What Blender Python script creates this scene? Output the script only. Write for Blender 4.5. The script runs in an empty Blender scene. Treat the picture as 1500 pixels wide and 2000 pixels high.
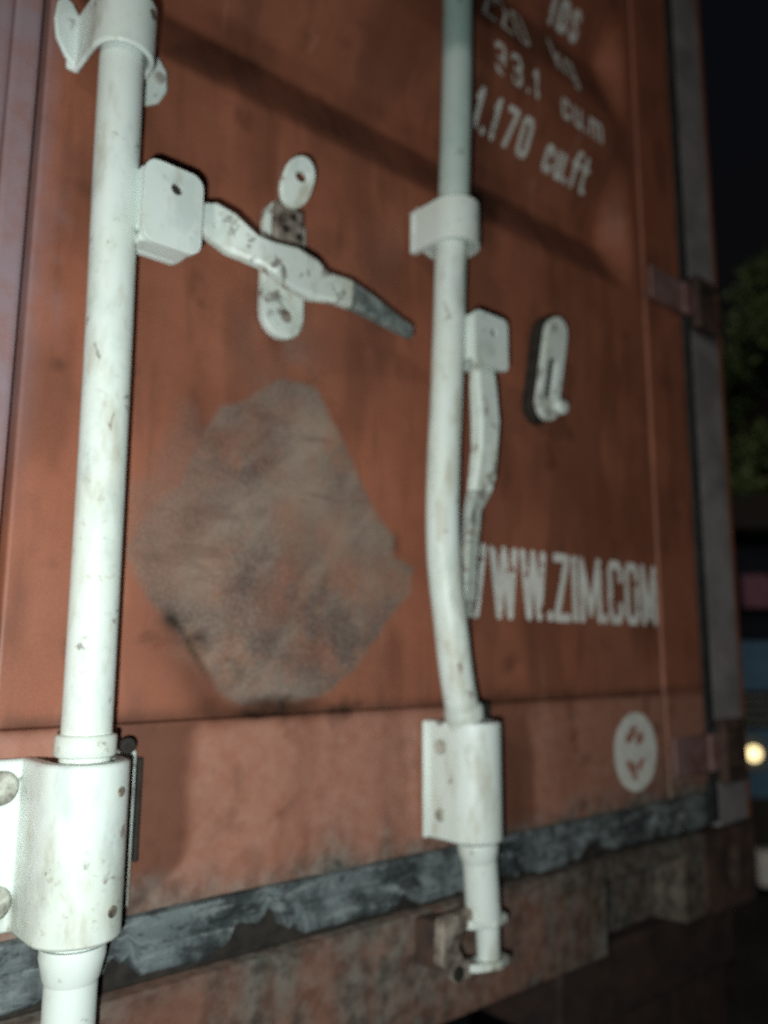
import bpy, bmesh, math, random
import numpy as np
from mathutils import Vector, Matrix
random.seed(7)
RNG = np.random.default_rng(11)
R_ = math.radians
scene = bpy.context.scene
COL = scene.collection

# ------------------------------------------------------------------ camera, sky, light, exposure
ZC = 1.65                                    # height of the lens; the door sheet is the plane y = 0
CAM = Vector((0.0, -0.68, ZC))
F = Vector((0.64901559, 0.7426503, 0.16507361))
RT = Vector((0.75235768, -0.65873149, 0.00554462))
UP = Vector((-0.11285689, -0.12059585, 0.98626567))
cd = bpy.data.cameras.new('camera')
cam = bpy.data.objects.new('camera', cd); COL.objects.link(cam)
m = Matrix((RT, UP, -F)).transposed().to_4x4(); m.translation = CAM
cam.matrix_world = m
cd.sensor_fit = 'VERTICAL'; cd.sensor_height = 36.0; cd.sensor_width = 27.0
cd.lens = 36.0 * 1608.5 / 2000.0
cd.clip_start = 0.01; cd.clip_end = 3000
cd.dof.use_dof = True; cd.dof.focus_distance = 0.50
cd.dof.aperture_fstop = cd.lens / 8.0
scene.camera = cam

w = bpy.data.worlds.new('World'); scene.world = w; w.use_nodes = True
nt = w.node_tree; nt.nodes.clear()
sky = nt.nodes.new('ShaderNodeTexSky'); sky.sky_type = 'NISHITA'; sky.sun_disc = False
sky.sun_elevation = R_(-4.0); sky.sun_rotation = R_(265)
bg = nt.nodes.new('ShaderNodeBackground'); bg.inputs['Strength'].default_value = 0.15
wo = nt.nodes.new('ShaderNodeOutputWorld')
nt.links.new(sky.outputs[0], bg.inputs[0]); nt.links.new(bg.outputs[0], wo.inputs[0])

sd = bpy.data.lights.new('side_fill_sun', 'SUN'); sd.energy = 0.36; sd.angle = R_(5); sd.color = (1.0, 0.93, 0.82)  # added weak warm fill from the left, reaching tree and lorry
sun = bpy.data.objects.new('side_fill_sun', sd); COL.objects.link(sun)
sun.rotation_euler = Vector((0.86, 0.50, -0.30)).to_track_quat('-Z', 'Y').to_euler()

fd = bpy.data.lights.new('phone_flash', 'SPOT'); fd.energy = 19.5; fd.spot_size = R_(126); fd.spot_blend = 1.0; fd.shadow_soft_size = 0.004
fd.color = (0.92, 1.0, 0.97)
fl = bpy.data.objects.new('phone_flash', fd); COL.objects.link(fl)
fl.location = CAM - RT * 0.032 - UP * 0.050 - F * 0.02
fl.rotation_euler = (F - RT * 0.22 - UP * 0.03).to_track_quat('-Z', 'Y').to_euler()

scene.render.engine = 'CYCLES'
scene.cycles.max_bounces = 5; scene.cycles.diffuse_bounces = 3; scene.cycles.glossy_bounces = 3
scene.cycles.use_adaptive_sampling = False; scene.cycles.use_denoising = False; scene.cycles.sample_clamp_indirect = 2.0
vs = scene.view_settings
vs.view_transform = 'Standard'; vs.look = 'None'; vs.gamma = 1.0; vs.exposure = 0.42; vs.use_curve_mapping = False

# ------------------------------------------------------------------ numeric helpers
def sstep(a, b, x):
    t = np.clip((x - a) / (b - a), 0, 1); return t * t * (3 - 2 * t)

_LAT = np.random.default_rng(3).random((256, 256))
def vnoise(x, z, s):
    x = np.asarray(x) / s + 57.3; z = np.asarray(z) / s + 91.7
    xi = np.floor(x).astype(int); zi = np.floor(z).astype(int)
    fx = x - xi; fz = z - zi
    fx = fx * fx * (3 - 2 * fx); fz = fz * fz * (3 - 2 * fz)
    g = lambda i, j: _LAT[i % 256, j % 256]
    return (g(xi, zi) * (1 - fx) + g(xi + 1, zi) * fx) * (1 - fz) + (g(xi, zi + 1) * (1 - fx) + g(xi + 1, zi + 1) * fx) * fz

def fbm(x, z, s, n=4):
    v = 0; a = .5; t = 0
    for k in range(n):
        v = v + a * vnoise(x + 3.1 * k, z - 1.7 * k, s / 2 ** k); t += a; a *= .5
    return v / t

def sd_seg(x, z, a, b):
    ax, az = a; bx, bz = b
    dx, dz = bx - ax, bz - az
    t = np.clip(((x - ax) * dx + (z - az) * dz) / (dx * dx + dz * dz + 1e-12), 0, 1)
    return np.hypot(x - ax - t * dx, z - az - t * dz)

def sd_poly(x, z, P):                        # < 0 inside
    d = np.full(np.shape(x), 1e9); ins = np.zeros(np.shape(x), bool)
    n = len(P)
    for i in range(n):
        a, b = P[i], P[(i + 1) % n]
        d = np.minimum(d, sd_seg(x, z, a, b))
        c = ((a[1] > z) != (b[1] > z)) & (x < (b[0] - a[0]) * (z - a[1]) / (b[1] - a[1] + 1e-12) + a[0])
        ins ^= c
    return np.where(ins, -d, d)

def blob(x, z, cx, cz, sx, sz, rot=0):
    c, s = math.cos(rot), math.sin(rot)
    u = (x - cx) * c + (z - cz) * s; v = -(x - cx) * s + (z - cz) * c
    return np.exp(-((u / sx) ** 2 + (v / sz) ** 2))

# ------------------------------------------------------------------ object helpers
ORG = {}
def empty(name, loc, label=None, cat=None, group=None, rz=0):
    o = bpy.data.objects.new(name, None); COL.objects.link(o)
    o.location = loc; o.rotation_euler = (0, 0, rz); o.empty_display_size = 0.1
    ORG[o.name] = Vector(loc) if rz == 0 else Vector((0, 0, 0))
    tag(o, label, cat, group); return o

def tag(o, label=None, cat=None, group=None, kind=None):
    if label: o['label'] = label
    if cat: o['category'] = cat
    if group: o['group'] = group
    if kind: o['kind'] = kind
    return o

def obj(name, verts, faces, mat, parent=None, smooth=True, sharp=35, bevel=0, seg=2, label=None, attrs=None):
    org = ORG.get(parent.name, Vector((0, 0, 0))) if parent else Vector((0, 0, 0))
    me = bpy.data.meshes.new(name)
    V = np.asarray(verts, float) - np.array(org)
    me.from_pydata(V.tolist(), [], faces)
    bm = bmesh.new(); bm.from_mesh(me)
    bmesh.ops.recalc_face_normals(bm, faces=bm.faces) if attrs is None else None
    bm.to_mesh(me); bm.free()
    if attrs:
        for an, arr in attrs.items():
            a = me.color_attributes.new(an, 'FLOAT_COLOR', 'POINT')
            a.data.foreach_set('color', np.asarray(arr, np.float32).ravel())
    if smooth:
        me.polygons.foreach_set('use_smooth', [True] * len(me.polygons))
        me.set_sharp_from_angle(angle=R_(sharp))
    me.materials.append(mat)
    o = bpy.data.objects.new(name, me); COL.objects.link(o)
    if parent: o.parent = parent; ORG[o.name] = org
    if bevel:
        b = o.modifiers.new('bevel', 'BEVEL'); b.width = bevel; b.segments = seg; b.limit_method = 'ANGLE'; b.angle_limit = R_(30)
        b.harden_normals = False
    if label: o['label'] = label
    return o

class MB:
    def __init__(s): s.v = []; s.f = []
    def add(s, v, f):
        n = len(s.v); s.v += [tuple(p) for p in v]; s.f += [tuple(i + n for i in q) for q in f]; return s
    def box(s, x0, x1, y0, y1, z0, z1):
        v = [(x, y, z) for z in (z0, z1) for y in (y0, y1) for x in (x0, x1)]
        return s.add(v, [(0, 2, 3, 1), (4, 5, 7, 6), (0, 1, 5, 4), (2, 6, 7, 3), (0, 4, 6, 2), (1, 3, 7, 5)])
    def tube(s, path, rad, n=24, caps=True):
        path = [Vector(p) for p in path]
        if not hasattr(rad, '__len__'): rad = [rad] * len(path)
        v = []; f = []
        for i, p in enumerate(path):
            t = (path[min(i + 1, len(path) - 1)] - path[max(i - 1, 0)]).normalized()
            a = Vector((0, 1, 0)) if abs(t.y) < .9 else Vector((1, 0, 0))
            u = t.cross(a).normalized(); q = t.cross(u)
            for k in range(n):
                g = 2 * math.pi * k / n
                v.append(p + (u * math.cos(g) + q * math.sin(g)) * rad[i])
        for i in range(len(path) - 1):
            for k in range(n):
                f.append((i * n + k, i * n + (k + 1) % n, (i + 1) * n + (k + 1) % n, (i + 1) * n + k))
        if caps: f += [tuple(range(n))[::-1], tuple((len(path) - 1) * n + k for k in range(n))]
        return s.add(v, f)
    def prism(s, poly, axis, a, b):          # polygon extruded along an axis; poly in the two other axes, in x,y,z order
        n = len(poly)
        def P(p, c): return {'z': (p[0], p[1], c), 'y': (p[0], c, p[1]), 'x': (c, p[0], p[1])}[axis]
        v = [P(p, a) for p in poly] + [P(p, b) for p in poly]
        f = [tuple(range(n)), tuple(range(2 * n - 1, n - 1, -1))] + [(i, (i + 1) % n, n + (i + 1) % n, n + i) for i in range(n)]
        return s.add(v, f)
    def sweep(s, rows):                      # rows: (centre, half height vector, half thickness vector), octagonal ridge section
        v = []; f = []; n = 8
        sec = [(1, .62), (.80, 1), (-.80, 1), (-1, .62), (-1, -.62), (-.80, -1), (.80, -1), (1, -.62)]
        for c, hv, tv in rows:
            c = Vector(c); hv = Vector(hv); tv = Vector(tv)
            v += [c + hv * a + tv * b for a, b in sec]
        for i in range(len(rows) - 1):
            for k in range(n): f.append((i * n + k, i * n + (k + 1) % n, (i + 1) * n + (k + 1) % n, (i + 1) * n + k))
        f += [tuple(range(n))[::-1], tuple((len(rows) - 1) * n + k for k in range(n))]
        return s.add(v, f)
    def obj(s, name, mat, parent=None, **k): return obj(name, s.v, s.f, mat, parent, **k)

def plate(name, outline, holes, y0, y1, mat, parent, fn=None, **k):
    """flat plate in the x-z plane between y0 (front) and y1, real holes cut through; fn bends each vertex"""
    bm = bmesh.new()
    def loop(P):
        vs_ = [bm.verts.new((p[0], y0, p[1])) for p in P]
        for i in range(len(vs_)): bm.edges.new((vs_[i], vs_[(i + 1) % len(vs_)]))
    loop(outline)
    for h_ in holes: loop(h_)
    r = bmesh.ops.triangle_fill(bm, use_beauty=True, edges=bm.edges[:])
    fs = [g for g in r['geom'] if isinstance(g, bmesh.types.BMFace)]
    e = bmesh.ops.extrude_face_region(bm, geom=fs)
    for g in e['geom']:
        if isinstance(g, bmesh.types.BMVert): g.co.y = y1
    bm.verts.index_update()
    V = [tuple(fn(Vector(v_.co)) if fn else v_.co) for v_ in bm.verts]
    Fc = [tuple(v_.index for v_ in f_.verts) for f_ in bm.faces]
    bm.free()
    return obj(name, V, Fc, mat, parent, **k)

def ring(cx, cz, r, n=20, sx=1, sz=1): return [(cx + r * sx * math.cos(2 * math.pi * i / n), cz + r * sz * math.sin(2 * math.pi * i / n)) for i in range(n)]
def rrect(x0, x1, z0, z1, r, n=6):
    P = []
    for cx, cz, a in ((x1 - r, z1 - r, 0), (x0 + r, z1 - r, 90), (x0 + r, z0 + r, 180), (x1 - r, z0 + r, 270)):
        for i in range(n + 1):
            g = R_(a + 90 * i / n); P.append((cx + r * math.cos(g), cz + r * math.sin(g)))
    return P

# ------------------------------------------------------------------ materials
class NT:
    def __init__(s, name):
        s.m = bpy.data.materials.new(name); s.m.use_nodes = True; s.t = s.m.node_tree; s.t.nodes.clear()
        s.out = s.t.nodes.new('ShaderNodeOutputMaterial'); s.b = s.t.nodes.new('ShaderNodeBsdfPrincipled')
        s.t.links.new(s.b.outputs[0], s.out.inputs[0])
        s.co = s.t.nodes.new('ShaderNodeTexCoord').outputs['Object']
    def n(s, typ, **k):
        q = s.t.nodes.new('ShaderNode' + typ)
        for a, v in k.items():
            if a.startswith('i_'): q.inputs[a[2:].replace('_', ' ')].default_value = v
            else: setattr(q, a, v)
        return q
    def l(s, a, b): s.t.links.new(a, b); return b
    def noise(s, scale, detail=4, rough=.55, stretch=None, dist=0):
        q = s.n('TexNoise', i_Scale=scale, i_Detail=detail, i_Roughness=rough, i_Distortion=dist)
        if stretch:
            mp = s.n('Mapping'); mp.inputs['Scale'].default_value = stretch; s.l(s.co, mp.inputs[0]); s.l(mp.outputs[0], q.inputs[0])
        else: s.l(s.co, q.inputs[0])
        return q.outputs[0]
    def ramp(s, f, a, b, ca=0., cb=1.):
        q = s.n('MapRange'); q.interpolation_type = 'SMOOTHSTEP'
        for i, v in ((1, a), (2, b), (3, ca), (4, cb)): q.inputs[i].default_value = v
        s.l(f, q.inputs[0]); return q.outputs[0]
    def mix(s, f, a, b):
        q = s.n('Mix', data_type='RGBA')
        for v, i in ((f, 0), (a, 6), (b, 7)):
            if isinstance(v, bpy.types.NodeSocket): s.l(v, q.inputs[i])
            elif i == 0: q.inputs[0].default_value = v
            else: q.inputs[i].default_value = (*v, 1)
        return q.outputs[2]
    def mul(s, a, b, op='MULTIPLY'):
        q = s.n('Math', operation=op)
        for i, v in ((0, a), (1, b)):
            if isinstance(v, bpy.types.NodeSocket): s.l(v, q.inputs[i])
            else: q.inputs[i].default_value = v
        q.use_clamp = op == 'ADD'
        return q.outputs[0]
    def fin(s, col, rough=.6, bump=None, bs=.3, bd=.001, metal=0., spec=.5):
        for v, nm in ((col, 'Base Color'), (rough, 'Roughness'), (metal, 'Metallic')):
            if isinstance(v, bpy.types.NodeSocket): s.l(v, s.b.inputs[nm])
            else: s.b.inputs[nm].default_value = (*v, 1) if nm == 'Base Color' else v
        s.b.inputs['Specular IOR Level'].default_value = spec
        if bump is not None:
            q = s.n('Bump', i_Strength=bs, i_Distance=bd); s.l(bump, q.inputs['Height']); s.l(q.outputs[0], s.b.inputs['Normal'])
        return s.m

def mat_red(name, base=(.285, .098, .055), attr=True, dirt=.16):
    """oxide-red paint; colour attributes carry residue, rust with rib shade, road dust (wear) and wet streaks with painted shade, chalking, grey dirt (wear2)"""
    t = NT(name)
    n1 = t.noise(7, 3, .6); n2 = t.noise(60, 3, .65); n3 = t.noise(420, 1, .6); n4 = t.noise(26, 4, .7)
    c = t.mix(t.ramp(n1, .3, .7), tuple(v * .82 for v in base), tuple(v * 1.12 for v in base))
    c = t.mix(t.mul(t.ramp(n2, .45, .75), .30), c, (.20, .045, .022))
    c = t.mix(t.mul(t.ramp(n3, .35, .7), .22), c, (.42, .15, .09))
    c = t.mix(t.mul(t.ramp(n4, .60, .68), dirt), c, (.085, .04, .026))
    sv = t.noise(9, 3, .65, (3.2, 1, .45)); c = t.mix(t.mul(t.ramp(sv, .50, .70), .42), c, (.135, .052, .032))
    sc = t.noise(34, 2, .6, (1.0, 1, .07))
    c = t.mix(t.mul(t.ramp(sc, .66, .72), .30), c, (.40, .22, .16))
    rough = t.ramp(n1, .2, .8, .46, .62)
    h = t.mul(t.mul(n2, .5), t.mul(n3, .35), 'ADD')
    if attr:
        a = t.n('Attribute', attribute_name='wear'); sp = t.n('SeparateColor'); t.l(a.outputs['Color'], sp.inputs[0])
        a2 = t.n('Attribute', attribute_name='wear2'); s2 = t.n('SeparateColor'); t.l(a2.outputs['Color'], s2.inputs[0])
        c = t.mix(t.mul(s2.outputs[0], .85), c, (.098, .038, .023))                       # damp brown run-off, with shade bands painted in
        c = t.mix(t.mul(s2.outputs[1], t.ramp(n4, .3, .6, .55, 1)), c, (.27, .205, .235))  # chalked paint
        dcol = t.mix(t.ramp(n2, .3, .7), (.335, .148, .102), (.385, .192, .142))
        c = t.mix(t.mul(sp.outputs[2], t.ramp(n4, .25, .7, .72, 1)), c, dcol)               # road dust
        g1 = t.noise(21, 4, .72); g2 = t.noise(13, 4, .7)
        gc = t.mix(a2.outputs['Alpha'], (.092, .066, .058), (.285, .215, .165))
        gc = t.mix(t.mul(t.ramp(g1, .42, .62), .30), gc, (.11, .085, .075))
        gc = t.mix(t.mul(t.ramp(g2, .50, .66), .60), gc, (.30, .135, .08))
        gc = t.mix(t.mul(t.ramp(n3, .4, .7), .35), gc, (.34, .30, .25))
        k1 = t.noise(26, 3, .7, (.35, 1, 1.6)); rm = t.n('Mapping'); rm.inputs['Rotation'].default_value = (0, .8, 0); t.l(t.co, rm.inputs[0])
        k2 = t.n('TexNoise', i_Scale=40., i_Detail=3.); r2 = t.n('Mapping'); r2.inputs['Scale'].default_value = (.30, 1, 1.0); t.l(rm.outputs[0], r2.inputs[0]); t.l(r2.outputs[0], k2.inputs[0])
        gc = t.mix(t.mul(t.ramp(k2.outputs[0], .50, .68), .30), gc, (.32, .26, .205))
        gc = t.mix(t.mul(t.ramp(k1, .55, .66), .40), gc, (.085, .062, .055))
        h = t.mul(h, t.mul(g1, sp.outputs[0]), 'ADD')
        c = t.mix(t.mul(sp.outputs[0], .9), c, gc)                                          # grey sticker residue
        ru = t.mix(t.ramp(n2, .35, .65), (.018, .012, .010), (.06, .024, .012))
        c = t.mix(sp.outputs[1], c, ru)                                                     # rust, soot and painted shade on the ribs
        gr = t.mix(t.ramp(n2, .3, .7), (.055, .06, .055), (.20, .20, .175))
        c = t.mix(t.mul(s2.outputs[2], t.ramp(n4, .25, .65, .5, 1)), c, gr)                 # grey road dirt
        rough = t.mul(rough, t.mul(sp.outputs[0], .3), 'ADD')
    return t.fin(c, rough, h, .35, .0006, spec=.35)

def mat_white(name, wear=.3, base=(.71, .785, .76), teal=False):
    t = NT(name)
    n1 = t.noise(9, 4, .6); n2 = t.noise(48, 5, .65, dist=.4); n3 = t.noise(150, 3, .6); n4 = t.noise(30, 4, .6, (1, 1, .35))
    c = t.mix(t.ramp(n1, .35, .7), base, tuple(v * k for v, k in zip(base, (.93, .92, .86))))
    c = t.mix(t.mul(t.ramp(n4, .52, .70), .40 + .3 * wear), c, (.42, .39, .29))
    n5 = t.noise(16, 5, .68, (1, 1, .5)); c = t.mix(t.mul(t.ramp(n5, .52, .68), .34), c, (.30, .37, .36))
    c = t.mix(t.mul(t.mul(t.ramp(n3, .56, .72), t.ramp(n1, .45, .62)), .4), c, (.30, .24, .17))
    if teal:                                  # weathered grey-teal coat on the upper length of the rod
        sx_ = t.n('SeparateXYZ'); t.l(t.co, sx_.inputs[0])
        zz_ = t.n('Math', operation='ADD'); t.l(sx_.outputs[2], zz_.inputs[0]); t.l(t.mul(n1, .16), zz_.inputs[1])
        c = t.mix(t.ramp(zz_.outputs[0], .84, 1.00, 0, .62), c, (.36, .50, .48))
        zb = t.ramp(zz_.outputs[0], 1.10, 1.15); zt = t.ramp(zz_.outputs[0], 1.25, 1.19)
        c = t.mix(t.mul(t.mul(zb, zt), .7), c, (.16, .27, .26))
    hi = .80 - .30 * wear
    k = t.ramp(n2, hi, hi + .09)
    c = t.mix(t.mul(k, .75), c, t.mix(t.ramp(n3, .4, .6), (.085, .075, .065), (.25, .19, .14)))
    h = t.mul(t.mul(n3, .4), t.mul(k, -.8), 'ADD')
    return t.fin(c, t.ramp(n1, .2, .8, .38, .55), h, .3, .0006, spec=.45)

def mat_plain(name, a, b, scale=40, rough=.6, bump=.3, bd=.001, metal=0., spec=.4, dist=.3):
    t = NT(name); n1 = t.noise(scale, 5, .65, dist=dist); n2 = t.noise(scale * 6, 3, .6)
    c = t.mix(t.ramp(n1, .3, .7), a, b)
    return t.fin(c, rough, t.mul(t.mul(n1, .6), t.mul(n2, .4), 'ADD'), bump, bd, metal, spec)

M_RED = mat_red('oxide_red_paint')
M_REDP = mat_red('oxide_red_plain', attr=False)
M_WHITE = mat_white('white_enamel', .62)
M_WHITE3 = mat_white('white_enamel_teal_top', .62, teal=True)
M_WHITE2 = mat_white('white_enamel_chipped', .86)
M_STEEL = mat_plain('bare_grip_steel', (.07, .085, .085), (.26, .29, .28), 55, .5, .4)
M_RUST = mat_plain('rusty_cast_steel', (.05, .032, .024), (.36, .31, .26), 45, .75, .6, .002)
M_DARK = mat_plain('dark_hole_steel', (.012, .010, .009), (.035, .028, .022), 60, .8)
t_ = NT('door_gasket_rubber'); a_ = t_.noise(11, 5, .7, (1, 1, .6)); b_ = t_.noise(70, 4, .7, (.5, 1, 1.4)); d_ = t_.noise(300, 2)
c_ = t_.mix(t_.ramp(a_, .40, .62), (.024, .030, .032), (.15, .18, .185)); c_ = t_.mix(t_.mul(t_.ramp(b_, .52, .66), .6), c_, (.25, .285, .28)); c_ = t_.mix(t_.mul(t_.ramp(b_, .46, .36), .7), c_, (.015, .017, .017))
M_RUBBER = t_.fin(c_, .8, t_.mul(t_.mul(b_, .7), t_.mul(d_, .3), 'ADD'), .7, .002)
M_BLACKR = mat_plain('black_gasket_rubber', (.012, .014, .015), (.03, .034, .034), 30, .6)
M_POSTG = mat_plain('weathered_grey_paint', (.17, .158, .158), (.30, .285, .285), 10, .6)
M_CAST = mat_plain('dirty_red_brown_steel', (.030, .022, .019), (.095, .055, .042), 26, .8, .5)
M_SILL = mat_red('sill_paint', (.23, .085, .052))
M_LETTER = mat_plain('white_lettering', (.66, .65, .60), (.86, .86, .82), 40, .55, .1)
M_STICK = mat_plain('sticker_white', (.62, .62, .58), (.80, .80, .75), 50, .5, .1)
M_STICKR = mat_plain('sticker_red', (.30, .10, .075), (.46, .26, .20), 70, .5, .1)

# ------------------------------------------------------------------ the door face: shape, wear and painted shade maps
def zr(z): return np.asarray(z) - ZC          # height relative to the lens
def profile(z):                               # depth of the pressed ribs, + is into the container
    pts = [(-9, 0), (.566, 0), (.652, .046), (.690, .046), (.800, 0), (.862, 0), (.972, .034), (.984, .034), (1.08, 0)]
    z0 = 1.08
    while z0 < 2.1:
        pts += [(z0 + .07, 0), (z0 + .156, .046), (z0 + .182, .046), (z0 + .29, 0)]; z0 += .29
    a = np.array(pts)
    k = sum(np.interp(zr(z) + d, a[:, 0], a[:, 1]) for d in (-.005, -.0025, 0, .0025, .005)) / 5
    return k
XS, XE, XW = .2005, 1.2735, 1.156             # door edges and the weld line of the sheet
def sheet_y(x, z):
    e = sstep(.212, .245, x) * (1 - sstep(1.085, 1.135, x))
    d = .0022 * (fbm(x, z, .22) - .5) - .006 * blob(x, zr(z), .46, .05, .13, .16) * (fbm(x, z, .08) - .4)
    return profile(z) * e + d
RES = [(.451, .273), (.499, .273), (.528, .227), (.557, .186), (.587, .145), (.61, .124), (.606, .101), (.64, .091), (.633, .062), (.588, .021),
       (.553, -.022), (.52, -.044), (.47, -.053), (.418, -.051), (.39, -.036), (.363, .001), (.342, .025), (.321, .040), (.303, .062), (.297, .085), (.312, .118), (.345, .150), (.364, .198), (.384, .232), (.412, .243)]
RES2 = [(.36, .22), (.40, .10), (.38, -.03), (.342, .025), (.321, .04), (.303, .064), (.297, .09), (.302, .14)]
def wear(x, z):
    zz = zr(z); n = fbm(x, z, .05); n2 = fbm(x + 4, z, .018); nb = fbm(x, z + 7, .16)
    d = sd_poly(x, zz, RES) + (n - .5) * .008 + (n2 - .5) * .006
    mot = np.clip(.30 + 1.15 * fbm(x + 2, z, .040, 3), .35, 1)
    res = sstep(.0045, -.0045, d) * mot * (1 - .25 * sstep(.385, .345, x + (n - .5) * .05) * sstep(.02, .07, zz + (n2 - .5) * .03))
    d2 = sd_poly(x, zz, RES2) + (n - .5) * .03 + (n2 - .5) * .02
    res = np.maximum(res, .42 * sstep(.014, -.012, d2))
    res = np.maximum(res, .55 * blob(x, zz, .455, .30, .045, .055) * sstep(.38, .6, n))
    res = np.maximum(res, .5 * blob(x, zz, .43, .18, .03, .03))
    rust = .95 * blob(x, zz, .343, .024, .010, .008, -.9) + .8 * blob(x, zz, .367, -.004, .034, .0035, -.95) + .8 * blob(x, zz, .37, .010, .010, .006)
    rust += .75 * blob(x, zz, .447, -.050, .030, .006) + .7 * blob(x, zz, .435, -.060, .030, .005) + .8 * blob(x, zz, .807, -.017, .016, .012) * sstep(.3, .6, n)
    rust += .55 * blob(x, zz, .612, .118, .006, .012) + .5 * blob(x, zz, .23, .235, .006, .006)
    rust += .32 * sstep(.64, .80, fbm(x, z, .03, 5)) * sstep(.35, .6, nb)
    rust = rust + (.30 + .3 * n) * (sstep(.558, .60, zz) * sstep(.662, .64, zz) + sstep(.86, .90, zz) * sstep(.985, .96, zz)) * sstep(.23, .26, x) * sstep(1.12, 1.07, x)  # upward rib facets darkened to deepen their shade
    seam = np.exp(-((zz + .0600) / .007) ** 2) * (.25 + .5 * n)
    rust = np.clip(rust + seam * sstep(XS, XS + .01, x), 0, 1)
    dust = 1.05 * sstep(-.055, -.075, zz) * (.6 + .6 * nb) + .22 * sstep(.20, .0, zz) * nb + .16 * nb
    dust += .35 * blob(x, zz, .44, .27, .03, .05)
    damp_shade = .95 * sstep(.010, -.010, np.abs(x - .318) - .050 + .05 * sstep(-.17, -.225, zz) + (n - .5) * .02) * sstep(-.058, -.07, zz)  # painted shade band right of the left bar's bearing bracket
    damp_shade += .9 * sstep(.014, -.014, np.abs(x - .795) - .050 + (n - .5) * .03) * sstep(-.02, -.09, zz)  # painted shade band right of the bent bar's bracket
    damp_shade += .8 * blob(x, zz, .375, -.035, .05, .018, -.95) + .7 * blob(x, zz, .45, -.053, .06, .012) + .5 * blob(x, zz, .36, .225, .025, .06)
    damp_shade += .55 * blob(x, zz, .447, .27, .022, .07) + .5 * blob(x, zz, .865, .24, .025, .07) + .45 * blob(x, zz, .56, .40, .05, .09) * n * 1.6 + .45 * blob(x, zz, .29, .28, .02, .10)
    damp_shade += .5 * sstep(.52, .7, fbm(x * 1.6, z * .55, .10, 4)) + .35 * blob(x, zz, .74, .20, .03, .10)
    damp_shade = np.clip(damp_shade, 0, 1); dust = np.clip(dust * (1 - .9 * damp_shade), 0, 1)
    chalk = np.clip(.9 * sstep(.222, .19, x) * sstep(.05, .30, zz) * (.5 + .8 * nb) + .7 * blob(x, zz, .222, .33, .008, .06) * sstep(.35, .6, n), 0, 1)
    grey = .85 * sstep(-.185, -.222, zz + (n - .5) * .06) * (.6 + .7 * n) + .5 * blob(x, zz, .53, -.20, .03, .03) + .5 * blob(x, zz, .60, -.2, .012, .03)
    grey = np.clip(grey + .55 * sstep(-.10, -.19, zz) * sstep(.9, 1.2, x) * (.4 + n), 0, 1)
    one = np.ones_like(np.asarray(x, float))
    tone = .34 + 1.25 * (fbm(x, z, .055, 3) - .5) + .55 * blob(x, zz, .50, .215, .03, .06, -.5) + .35 * blob(x, zz, .47, .15, .07, .02, .3) - .45 * blob(x, zz, .415, .195, .035, .028) - .25 * blob(x, zz, .47, .02, .06, .05) + .3 * blob(x, zz, .49, -.04, .05, .012) + .25 * blob(x, zz, .375, .10, .015, .07)
    tone = np.clip(tone, 0, 1)
    return np.stack([np.clip(res, 0, 1), rust, dust, one], -1), np.stack([damp_shade, chalk, grey, tone], -1)

def grid_face(name, x0, x1, z0, z1, yf, mat, parent, step=.005, back=.045, zs=None, label=None, wf=wear):
    """a thick panel: dense front surface y = yf(x, z), folded back at all four edges"""
    xs = np.linspace(x0, x1, max(2, int(round((x1 - x0) / step)) + 1))
    if zs is None: zs = np.linspace(z0, z1, max(2, int(round((z1 - z0) / step)) + 1))
    e = .0016
    xs = np.concatenate([[x0, x0], xs[:1] + e, xs[1:-1], xs[-1:] - e, [x1, x1]]); zs = np.concatenate([[zs[0], zs[0]], zs[:1] + e, zs[1:-1], zs[-1:] - e, [zs[-1], zs[-1]]])
    X, Z = np.meshgrid(xs, zs); Y = yf(X, Z)
    Y[:, 1] += e; Y[:, -2] += e; Y[1, :] += e; Y[-2, :] += e
    Y[:, 0] = back; Y[:, -1] = back; Y[0, :] = back; Y[-1, :] = back
    nz, nx = X.shape; V = np.stack([X, Y, Z], -1).reshape(-1, 3)
    i = np.arange(nz - 1)[:, None] * nx + np.arange(nx - 1)[None, :]
    Fq = np.stack([i, i + 1, i + nx + 1, i + nx], -1).reshape(-1, 4)
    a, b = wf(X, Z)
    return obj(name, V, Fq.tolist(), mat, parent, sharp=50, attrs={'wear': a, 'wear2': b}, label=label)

# ------------------------------------------------------------------ ground
gm = NT('asphalt'); g1 = gm.noise(3, 5, .6); g2 = gm.noise(90, 4, .7)
M_GROUND = gm.fin(gm.mix(gm.ramp(g1, .3, .7), (.035, .034, .033), (.07, .066, .06)), .85, g2, .6, .01)
tag(obj('ground', [(-600, -600, 0), (600, -600, 0), (600, 600, 0), (-600, 600, 0)], [(0, 1, 2, 3)], M_GROUND), kind='structure')

# ------------------------------------------------------------------ shipping container body
XC, XO = .1970, 1.4170                        # centre line, outer face of the right corner post
XL = 2 * XC - XO
BZ, TZ = ZC - .394, ZC + 2.197
box_ = empty('shipping_container', (XC, 3.0, BZ), 'rust-red shipping container seen from its rear door end, on a trailer', 'container')

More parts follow.
